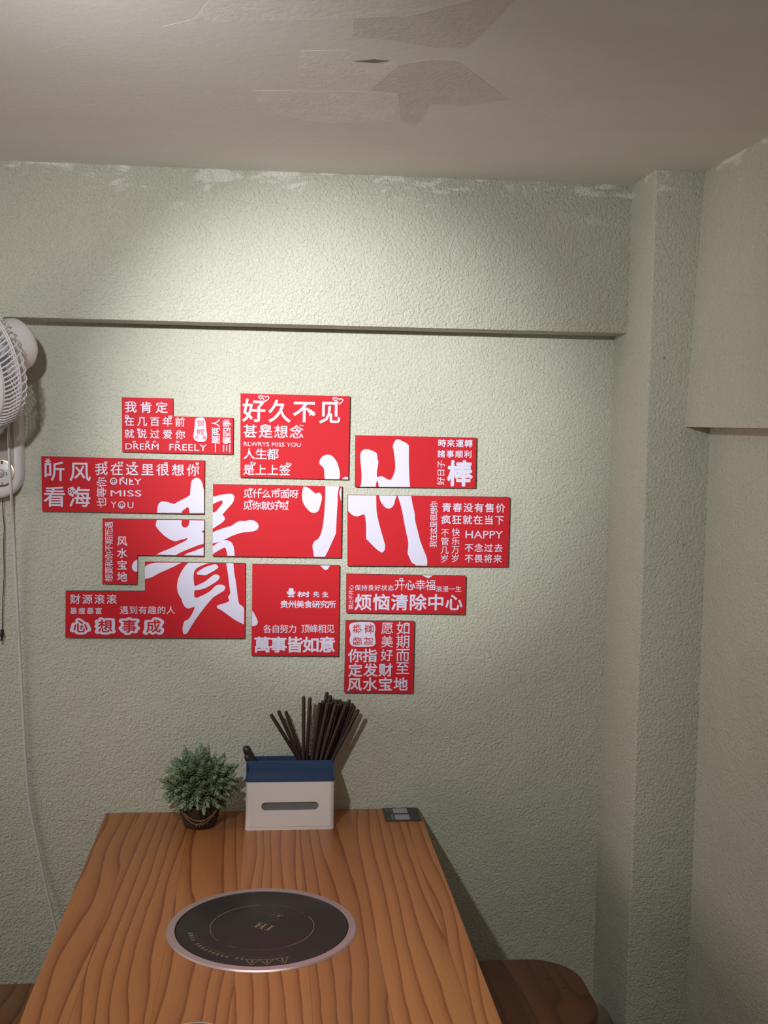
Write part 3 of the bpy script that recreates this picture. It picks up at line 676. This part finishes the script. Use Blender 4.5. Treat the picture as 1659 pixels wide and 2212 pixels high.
lid = G()
lid.prism([(-0.1310, BZT - 0.001), (-0.1310, 0.8612), (-0.072, 0.8668), (-0.0705, 0.8818), (-0.0695, 0.8826), (-0.0665, 0.8826), (-0.0660, 0.8818), (-0.0660, 0.757), (-0.0690, 0.757), (-0.0690, BZT - 0.001)], lambda p_, t: (t, p_[0], p_[1]), BX0 + 0.0022, BX1 - 0.0022)
lid.prism([(-0.0145, 0.757), (-0.0145, 0.8765), (-0.0105, 0.8765), (-0.0105, 0.757)], lambda p_, t: (t, p_[0], p_[1]), BX0 + 0.003, BX1 - 0.003)
path = []
pl = rrect(BX0 - 0.0004, BYF - 0.0006, BX1 + 0.0004, BYB + 0.0004, rr, 6); pin = rrect(BX0 + 0.0022, BYF + 0.0020, BX1 - 0.0022, BYB - 0.0022, rr - 0.0024, 6)
def ztop(y):
    if y < -0.118: return 0.8642
    if y < -0.068: return 0.8642 + (0.8826 - 0.8642) * (y + 0.118) / 0.05
    return 0.8826 - (y + 0.068) * (0.0061 / 0.058)
n = len(pl); vs = []
for (a, b_), (c_, d_) in zip(pl, pin): vs += [(a, b_, BZT - 0.0005), (a, b_, ztop(b_)), (c_, d_, ztop(d_)), (c_, d_, BZT - 0.0005)]
fs = []
for i in range(n):
    j = (i + 1) % n
    for k in range(4): fs.append((i*4 + k, j*4 + k, j*4 + (k+1) % 4, i*4 + (k+1) % 4))
# long straight sides get extra points so the rim can rise towards the back
def side(xo, xi):
    ys = [BYF + rr + (BYB - BYF - 2*rr)*k/24 for k in range(25)]
    v_ = []; f_ = []
    for y in ys: v_ += [(xo, y, BZT - 0.0005), (xo, y, ztop(y)), (xi, y, ztop(y)), (xi, y, BZT - 0.0005)]
    for i in range(24):
        for k in range(4): f_.append((i*4 + k, (i+1)*4 + k, (i+1)*4 + (k+1) % 4, i*4 + (k+1) % 4))
    return v_, f_
keep = []
for i in range(n):
    j = (i + 1) % n
    longside = abs(pl[i][0] - pl[j][0]) < 1e-6 and abs(pl[i][1] - pl[j][1]) > 0.05
    if not longside: keep += fs[i*4:i*4 + 4]
lid.add(vs, keep); lid.add(*side(BX0 - 0.0004, BX0 + 0.0022)); lid.add(*side(BX1 + 0.0004, BX1 - 0.0022))
lid.add([(x, y, 0.757) for x, y in ((BX0 + 0.003, -0.068), (BX1 - 0.003, -0.068), (BX1 - 0.003, -0.012), (BX0 + 0.003, -0.012))], [(0, 1, 2, 3)])
lid.make('tray_lid', M_BLUE, box, 35)
G().bbox((0.035, -0.0790, 0.8655), (0.100, -0.0730, 0.8678), 0.0008).make('finger_grip', M_BLUE, box, 35)

# ---------------------------------------------------------------- chopsticks
k_ = G(); prof = [(0.0001, 0.0), (0.0028, 0.0), (0.0030, 0.02), (0.0040, 0.6), (0.0042, 0.985), (0.0034, 1.0), (0.0001, 1.0)]
k_.lathe(prof, (0, 0, 0), 12)
stick0 = k_.make('chopstick', M_STICK, None, 35)
sticks = []
def chopstick(top, exit_, yt, ye, label, grp=None):
    a = ray(*top, 1, yt); e = ray(*exit_, 1, ye)
    d = (e - a).normalized(); base = a + d * ((0.7585 - a.z) / d.z)
    sticks.append([a, base, label, grp])
def settle():
    for n_, (a, base, label, grp) in enumerate(sticks):
        o = stick0 if n_ == 0 else stick0.copy()
        if n_: COL.objects.link(o)
        dd = a - base
        o.location = base; o.scale = (1, 1, dd.length); o.rotation_mode = 'QUATERNION'; o.rotation_quaternion = dd.to_track_quat('Z', 'Y')
        o['label'] = label; o['category'] = 'chopstick'
        if grp: o['group'] = grp
GC = 'chopsticks in the navy-lidded caddy'
def c7(u, v): return (340 + u/3.456, 1480 + v/3.456)
def c8(u, v): return (640 + u/10.369, 1480 + v/10.369)
chopstick(c7(847, 218), c7(1050, 545), -0.042, -0.042, 'leftmost dark brown chopstick, leaning furthest left in the caddy', GC)
chopstick(c7(903, 190), c7(1068, 560), -0.053, -0.053, 'second chopstick from the left, tallest of the three leaning left', GC)
chopstick(c7(958, 196), c7(1088, 560), -0.030, -0.030, 'third chopstick from the left, innermost of the three leaning left', GC)
chopstick(c8(165, 255), c8(160, 1690), -0.058, -0.056, 'left one of the two nearly upright chopsticks in the middle', GC)
chopstick(c8(308, 280), c8(228, 1690), -0.045, -0.045, 'right one of the two nearly upright chopsticks in the middle', GC)
BL = 'dark brown chopstick packed inside the thick right-hand bundle of the caddy'
UNIQUE = {(0, 0): 'chopstick on the left edge of the thick bundle, set slightly apart', (0, 4): 'reddish chopstick leaning furthest right, outside the thick bundle', (4, 0): 'tallest chopstick, rising above the thick right-hand bundle'}
LAYERS = [([(525,392),(700,400),(880,425),(1100,455),(1395,550)], [345,440,540,645,800]),
          ([(580,385),(760,402),(940,430),(1160,440),(1310,470)], [425,515,610,700,785]),
          ([(640,345),(800,380),(1000,400),(1130,380),(1250,410)], [410,500,600,690,775]),
          ([(600,352),(740,300),(900,325),(1060,370),(1290,445)], [395,490,585,680,770]),
          ([(690,155),(770,230),(830,340),(985,322),(1195,330)], [420,505,590,675,760])]
for i, (tp, ex_) in enumerate(LAYERS):
    y = -0.0605 + 0.0093*i
    for j, ((u, v), e) in enumerate(zip(tp, ex_)):
        chopstick(c8(u, v), c8(e, 1690), y, y, UNIQUE.get((i, j), BL), GC)
settle()
# ---------------------------------------------------------------- spoons beside the chopsticks
def spoon(top, exit_, y, label, r):
    a = ray(*top, 1, y); e = ray(*exit_, 1, y); d = (e - a).normalized()
    s_ = thing('serving_spoon', a + d*((0.7588 - a.z)/d.z), label, 'spoon', 'black spoons in the caddy')
    L_ = ((0.7588 - a.z)/d.z)
    h_ = G().tube([a + d*(L_*t) for t in (-0.0, 0.02, 0.07, 0.16, 0.30, 0.5, 0.72)], [r*0.45, r*0.85, r, r*0.95, r*0.75, r*0.55, r*0.5], 14)
    h_.make('handle', M_SPOON, s_, 45)
    G().tube([a + d*(L_*t) for t in (0.70, 0.78, 0.88, 0.96, 1.0)], [r*0.5, r*0.9, r*1.15, r*0.9, r*0.3], 14).make('spoon_bowl', M_SPOON, s_, 45)
spoon((480 + 315/6.381, 1590 + 140/6.381), (480 + 415/6.381, 1590 + 345/6.381), -0.038, 'taller black spoon handle at the left end of the caddy', 0.0095)
spoon((480 + 322/6.381, 1590 + 262/6.381), (480 + 400/6.381, 1590 + 360/6.381), -0.056, 'shorter black spoon handle in front of the taller one', 0.0075)

# ---------------------------------------------------------------- artificial succulent
PX, PY = -0.139, -0.092
plant = thing('potted_succulent', (PX, PY, TZ), 'bushy grey-green artificial succulent in a dark pot left of the tissue box', 'plant')
G().lathe([(0.028, 0.0), (0.034, 0.001), (0.040, 0.020), (0.045, 0.045), (0.046, 0.052), (0.043, 0.052), (0.040, 0.045), (0.001, 0.044)], (PX, PY, TZ), 32).make('pot', M_POT, plant, 40)
tw = G()
for sag, z0, off in ((0.026, 0.040, 0.0), (0.020, 0.043, 0.006)):
    pts = []
    for k in range(17):
        t = -1 + k/8; a = math.radians(-90 + 48*t + off*300); z = TZ + z0 - sag*(1 - t*t); r = 0.0405 + 0.0075*((z - TZ)/0.05) - 0.002
        r = 0.034 + (z - TZ) * 0.25 + 0.0035
        pts.append((PX + r*math.cos(a), PY + r*math.sin(a), z))
    tw.tube(pts, 0.0016, 6)
for k in range(3):
    a0 = math.radians(-96 + 8*k)
    tw.tube([(PX + 0.044*math.cos(a0), PY + 0.044*math.sin(a0), TZ + 0.012), (PX + 0.049*math.cos(a0 + 0.1), PY + 0.049*math.sin(a0 + 0.1), TZ + 0.020 + 0.004*k), (PX + 0.045*math.cos(a0 + 0.25), PY + 0.045*math.sin(a0 + 0.25), TZ + 0.016)], 0.0013, 6)
tw.make('twine_bow', M_TWINE, plant, 60)
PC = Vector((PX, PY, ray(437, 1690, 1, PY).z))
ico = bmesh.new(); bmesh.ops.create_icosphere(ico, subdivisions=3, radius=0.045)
G().add([v.co + PC for v in ico.verts], [tuple(v.index for v in f.verts) for f in ico.faces]).make('foliage_core', M_CORE, plant, 60); ico.free()  # plain dark filler ball inside the sprigs
def sprig_mesh(seed, nl, L_):
    rnd = random.Random(seed); g_ = G()
    for i in range(nl):
        t = i / (nl - 1); z = 0.002 + t * L_ * 0.86
        tilt = math.radians(60 - 44*t**1.2 + rnd.uniform(-5, 5)); ph = math.radians(137.5*i + rnd.uniform(-8, 8))
        ln = (0.0128 - 0.0050*t) * rnd.uniform(0.92, 1.08); wd = ln * 0.34
        out = Vector((math.cos(ph), math.sin(ph), 0)); up = Vector((0, 0, 1)); sd = up.cross(out)
        d = out*math.sin(tilt) + up*math.cos(tilt); nrm = up*math.sin(tilt) - out*math.cos(tilt)
        b0 = Vector((0, 0, z)) + out*0.001; top_ = []; bot = []
        rows = [(0.0, 0.12), (0.3, 0.75), (0.55, 1.0), (0.78, 0.85), (0.93, 0.42), (1.0, 0.0)]
        for u_, w_ in rows:
            curl = nrm * (0.0022*u_*u_)
            for k in (-1, 0, 1):
                c_ = b0 + d*ln*u_ + sd*wd*w_*k + curl + nrm*(0.0011*abs(k)*w_)
                top_.append(c_); bot.append(c_ - nrm*(0.0012 if k == 0 else 0.0002))
        P = top_ + bot; n3 = len(top_); F_ = []
        for r_ in range(len(rows) - 1):
            for k in (0, 1):
                q = (r_*3 + k, r_*3 + k + 1, r_*3 + k + 4, r_*3 + k + 3); F_.append(q); F_.append(tuple(i_ + n3 for i_ in q)[::-1])
            for k in (0, 2): F_.append((r_*3 + k, r_*3 + 3 + k, n3 + r_*3 + 3 + k, n3 + r_*3 + k))
        g_.add(P, F_)
    g_.tube([(0, 0, -0.012), (0, 0, L_*0.8)], 0.0012, 5)
    return g_
protos = []
for k in range(3):
    o = sprig_mesh(k + 1, 30, 0.036).make('sprig', M_LEAF, plant, 60); o.location = (0, 0, 0); protos.append(o)
    for v in o.data.vertices: v.co += plant.location          # the mesh is centred on its own base
dirs = []
NS = 150
for i in range(NS):
    zz = 1 - 2*(i + 0.5)/NS
    if zz < -0.80: continue
    r = math.sqrt(1 - zz*zz); a = i * PI * (3 - math.sqrt(5)); d = Vector((r*math.cos(a), r*math.sin(a), zz))
    if d.y > 0.75: continue
    dirs.append(d)
for i, d in enumerate(dirs):
    d = (d + Vector((random.gauss(0, 0.10), random.gauss(0, 0.10), random.gauss(0, 0.10)))).normalized()
    R = 0.081 * random.uniform(0.88, 1.03)
    if d.y > 0.3: R *= 0.85
    if d.z < -0.45: R *= 0.94
    o = protos[i % 3] if i < 3 else protos[i % 3].copy()
    if i >= 3: COL.objects.link(o); o.parent = plant
    ax = (d + Vector((0, 0, 0.25 if d.z > 0 else -0.15))).normalized()
    tip = PC + Vector((d.x, d.y*0.92, d.z*0.93)) * R
    o.location = tip - ax*0.036 - plant.location
    o.rotation_mode = 'QUATERNION'; o.rotation_quaternion = ax.to_track_quat('Z', 'Y')
    s_ = random.uniform(1.0, 1.25); o.scale = (s_, s_, s_)

# ---------------------------------------------------------------- dish at the near edge
dq = ray(425, 2207, 2, TZ + 0.022)
dish = thing('dipping_dish', (dq.x, dq.y - 0.045, TZ), 'pale rim of a small dish just entering the bottom edge of the photo', 'dish')
c0 = (dq.x, dq.y - 0.045, TZ + 0.0002)
G().lathe([(0.001, 0.003), (0.022, 0.004), (0.036, 0.012), (0.0432, 0.0205)], c0, 48).make('dish_inside', M_DISH_IN, dish, 60)
G().lathe([(0.0432, 0.0205), (0.0440, 0.0218), (0.0450, 0.0215), (0.040, 0.012), (0.026, 0.001), (0.024, 0.0), (0.022, 0.002), (0.036, 0.0115)], c0, 48, closed=True).make('dish_shell', M_DISH, dish, 60)

# ---------------------------------------------------------------- wall fan
plate_y = -0.043
FX = -0.523; FB = 1.4525
fan = thing('wall_fan', (-0.613, -0.02, FB), 'white wall fan at the left edge, grille turned away, dial below', 'fan')
def slab(x0, z0, x1, z1, r, y0, y1, ins, name, m, parent=fan):
    g_ = G(); rings = [(0, y0), (0, y1 + ins*0.5), (ins*0.35, y1 + ins*0.12), (ins, y1)]
    n_ = 0
    for d_, y in rings:
        pl_ = rrect(x0 + d_, z0 + d_, x1 - d_, z1 - d_, r - d_, 8); n_ = len(pl_)
        g_.v += [Vector((a, y, b_)) for a, b_ in pl_]
    for i in range(len(rings) - 1):
        for k in range(n_): g_.f.append((i*n_ + k, i*n_ + (k+1) % n_, (i+1)*n_ + (k+1) % n_, (i+1)*n_ + k))
    g_.f += [tuple(range(n_))[::-1], tuple(range((len(rings)-1)*n_, len(rings)*n_))]
    return g_.make(name, m, parent, 50)
slab(FX - 0.180, FB, FX, 1.800, 0.050, -0.001, plate_y, 0.013, 'wall_plate', M_PLASTIC)
slab(FX - 0.166, 1.478, FX - 0.0145, 1.786, 0.030, plate_y + 0.002, plate_y - 0.0012, 0.003, 'front_panel', M_PANEL)
DC = Vector((-0.5645, plate_y, 1.5067))
dial = G().lathe([(0.001, -0.001), (0.0262, -0.001), (0.0262, 0.0042), (0.0245, 0.0052), (0.001, 0.0052)], DC, 40, (0, -1, 0)).make('dial', M_PLASTIC, fan, 40)
G().lathe([(0.0262, 0.0005), (0.0262, 0.0052), (0.0285, 0.0048), (0.0288, 0.0005)], DC, 40, (0, -1, 0), True).make('dial_ring', M_GOLD, dial, 40)
G().lathe([(0.001, 0.005), (0.0085, 0.005), (0.0085, 0.012), (0.0072, 0.013), (0.001, 0.013)], DC, 24, (0, -1, 0)).make('dial_knob', M_PLASTIC_G, dial, 40)
for ch, (u, v), hpx in (('1', (41/10.06, 880 + 1195/10.06), 6.5), ('2', (140/10.06, 880 + 1437/10.06), 6.5), ('3', (43/10.06, 880 + 1665/10.06), 6.5)):
    c_ = ray(u, v, 1, plate_y - 0.0055); hh_ = hpx * 0.0005
    a = G(); lay(a, ch, c_.x - hh_*0.6, c_.z - hh_, c_.x + hh_*0.6, c_.z + hh_, 'h', 0.02)
    obj('numeral', [(v_.x, plate_y - 0.0056, v_.y) for v_ in a.v], [f for f in a.f], M_NUM, dial, 'flatprint')
# head
C0 = Vector((-0.583, -0.205, 1.738)); AX = Vector((-0.65, -0.70, -0.33)).normalized()
U = Vector((0, 0, 1)).cross(AX).normalized() * -1; V = AX.cross(U).normalized()
if V.z < 0: V = -V
def fp(r, ang_, h): return C0 + AX*h + (U*math.cos(ang_) + V*math.sin(ang_))*r
RO = 0.146; RI = 0.136; HF = 0.036
def ring(r, h, tr, n=96, m_=8):
    vs = []; fs = []
    for k in range(n):
        a = 2*PI*k/n
        for j in range(m_):
            b_ = 2*PI*j/m_; vs.append(fp(r + tr*math.cos(b_), a, h + tr*math.sin(b_)))
    for k in range(n):
        for j in range(m_): fs.append((k*m_ + j, ((k+1) % n)*m_ + j, ((k+1) % n)*m_ + (j+1) % m_, k*m_ + (j+1) % m_))
    return vs, fs
gr = G()
NR = 92
for k in range(NR):
    a = 2*PI*k/NR; sw = 0.10
    gr.tube([fp(RO, a, 0.0), fp(RO*0.998, a + sw*0.25, 0.010), fp(RO*0.985, a + sw*0.6, 0.024), fp(RI, a + sw, HF)], 0.0018, 6)
for r, h in ((RO, 0.0), (RO*0.992, 0.004)): gr.add(*ring(r, h, 0.0018))
gr.make('front_grille', M_PLASTIC, fan, 50)
fr_ = G(); vs = []; fs = []; n = 96
pf = [(RI + 0.003, HF - 0.004), (RI + 0.003, HF + 0.001), (RI - 0.004, HF + 0.004), (RI - 0.019, HF + 0.0045), (RI - 0.025, HF + 0.002), (RI - 0.025, HF - 0.003)]
for k in range(n):
    for r, h in pf: vs.append(fp(r, 2*PI*k/n, h))
m_ = len(pf)
for k in range(n):
    for j in range(m_): fs.append((k*m_ + j, ((k+1) % n)*m_ + j, ((k+1) % n)*m_ + (j+1) % m_, k*m_ + (j+1) % m_))
fr_.add(vs, fs).make('grille_ring', M_PLASTIC, fan, 50)
ctr = G()
for k in range(60):
    a = 2*PI*k/60; ctr.tube([fp(RI - 0.022, a, HF), fp(0.07, a + 0.12, HF + 0.008), fp(0.034, a + 0.2, HF + 0.008)], 0.0013, 6)
ctr.make('centre_wires', M_PLASTIC, fan, 50)
cap = G(); cap.lathe([(0.001, HF + 0.003), (0.036, HF + 0.003), (0.036, HF + 0.010), (0.030, HF + 0.014), (0.001, HF + 0.015)], C0, 40, AX); cap.make('centre_badge', M_PLASTIC, fan, 40)
rear = G()
for k in range(48):
    a = 2*PI*k/48; rear.tube([fp(RO, a, 0.0), fp(RO*0.97, a - 0.05, -0.018), fp(0.10, a - 0.15, -0.042), fp(0.045, a - 0.22, -0.050)], 0.0014, 6)
rear.add(*ring(0.10, -0.042, 0.0014)); rear.make('rear_grille', M_PLASTIC, fan, 50)
for k in range(5):
    bl = G(); a0 = 2*PI*k/5; top_ = []; bot = []
    for i in range(9):
        t = i/8; r = 0.025 + 0.093*t
        for j in range(7):
            s_ = j/6 - 0.5; wdt = 0.35 + 0.75*math.sin(PI*min(1, t*0.8 + 0.15)); a = a0 + s_*wdt + 0.25*t; h = 0.014 + s_*-0.030
            top_.append(fp(r, a, h)); bot.append(fp(r, a, h - 0.0018))
    q_ = [(i*7 + j, i*7 + j + 1, (i+1)*7 + j + 1, (i+1)*7 + j) for i in range(8) for j in range(6)]
    o63 = 63
    edge = [j for j in range(7)] + [i*7 + 6 for i in range(1, 9)] + [8*7 + j for j in range(5, -1, -1)] + [i*7 for i in range(7, 0, -1)]
    sd = [(edge[i], edge[(i+1) % len(edge)], edge[(i+1) % len(edge)] + o63, edge[i] + o63) for i in range(len(edge))]
    bl.add(top_ + bot, q_ + [tuple(i + o63 for i in f)[::-1] for f in q_] + sd).make('blade', M_BLADE, fan, 60)
G().lathe([(0.001, -0.012), (0.026, -0.012), (0.027, 0.020), (0.018, 0.032), (0.001, 0.034)], C0, 32, AX).make('blade_hub', M_BLADE, fan, 40)
mh = G(); HB = 0.112
mh.lathe([(0.001, -0.052), (0.055, -0.052), (0.055, -0.106), (0.052, -0.118), (0.043, -0.128), (0.026, -0.134), (0.001, -0.136)], C0, 48, AX).make('motor_housing', M_PLASTIC, fan, 50)
nk = C0 - AX*0.085
G().tube([nk + Vector((-0.012, 0, -0.02)), nk + Vector((-0.03, 0.02, -0.07)), Vector((-0.60, -0.07, 1.60)), Vector((-0.612, plate_y + 0.003, 1.585))], [0.020, 0.018, 0.020, 0.026], 16).make('pivot_arm', M_PLASTIC, fan, 60)
def wallpath(px):
    P = [ray(u, v, 1, y) for u, v, y in px]; out = []
    for i in range(len(P) - 1):
        p0 = P[max(i-1, 0)]; p1 = P[i]; p2 = P[i+1]; p3 = P[min(i+2, len(P)-1)]
        for k in range(6):
            t = k/6; out.append(0.5*((2*p1) + (p2-p0)*t + (2*p0-5*p1+4*p2-p3)*t*t + (3*p1-p0-3*p2+p3)*t**3))
    return out + [P[-1]]
pcd = wallpath([(13, 860, -0.075), (17, 915, -0.060), (19, 960, -0.056), (21, 1020, -0.054), (24, 1065, -0.052), (26, 1100, -0.030), (29, 1150, -0.014), (35, 1270, -0.008), (45, 1450, -0.006), (53, 1600, -0.005), (62, 1720, -0.005), (78, 1810, -0.005), (94, 1890, -0.006), (112, 1970, -0.010), (128, 2040, -0.015), (150, 2140, -0.02), (175, 2300, -0.02)])
endz = pcd[-1]
G().tube(pcd + [Vector((endz.x + 0.02, -0.02, 0.25)), Vector((endz.x + 0.03, -0.03, 0.03))], 0.0030, 8).make('power_cord', M_CORD, fan, 60)
G().tube(wallpath([(7, 1066, -0.035), (6, 1090, -0.032), (7, 1115, -0.030), (9, 1140, -0.028), (8, 1180, -0.026), (9, 1240, -0.025), (6, 1300, -0.025), (5, 1362, -0.025)]), 0.0011, 6).make('pull_cord', M_BLACK, fan, 60)
G().tube(wallpath([(5, 1360, -0.025), (4.5, 1366, -0.025), (4, 1376, -0.025), (3, 1384, -0.025)]), [0.004]*6 + [0.0045]*6 + [0.0025]*7, 8).make('cord_toggle', M_BLACK, fan, 60)

# ---------------------------------------------------------------- stools
def stool(cx, cy, half, m, label):
    s_ = thing('wooden_stool', (cx, cy, 0), label, 'stool', 'stools beside the table')
    g_ = G(); n_ = 0
    rings = [(0.006, 0.415), (0.0, 0.419), (0.0, 0.443), (0.003, 0.4485), (0.008, 0.45)]
    for d_, z in rings:
        pl_ = rrect(cx - half + d_, cy - half + d_, cx + half - d_, cy + half - d_, 0.105 - d_, 10); n_ = len(pl_)
        g_.v += [Vector((a, b_, z)) for a, b_ in pl_]
    for i in range(len(rings) - 1):
        for k in range(n_): g_.f.append((i*n_ + k, i*n_ + (k+1) % n_, (i+1)*n_ + (k+1) % n_, (i+1)*n_ + k))
    g_.f += [tuple(range(n_))[::-1], tuple(range((len(rings)-1)*n_, len(rings)*n_))]
    g_.make('seat', m, s_, 50)
    for sx in (-1, 1):
        for sy in (-1, 1):
            G().tube([(cx + sx*0.088, cy + sy*0.088, 0.416), (cx + sx*0.105, cy + sy*0.105, 0.0)], [0.019, 0.015], 16).make('leg', m, s_, 50)
        G().tube([(cx + sx*0.097, cy - 0.097, 0.20), (cx + sx*0.097, cy + 0.097, 0.20)], 0.010, 12).make('stretcher', m, s_, 50)
stool(0.531, -0.287, 0.152, M_STOOL_D, 'dark brown wooden stool with rounded seat right of the table')
stool(-0.530, -0.330, 0.152, M_STOOL_L, 'lighter brown wooden stool left of the table, mostly out of frame')

bpy.data.objects.remove(fonto); bpy.data.curves.remove(fontc)
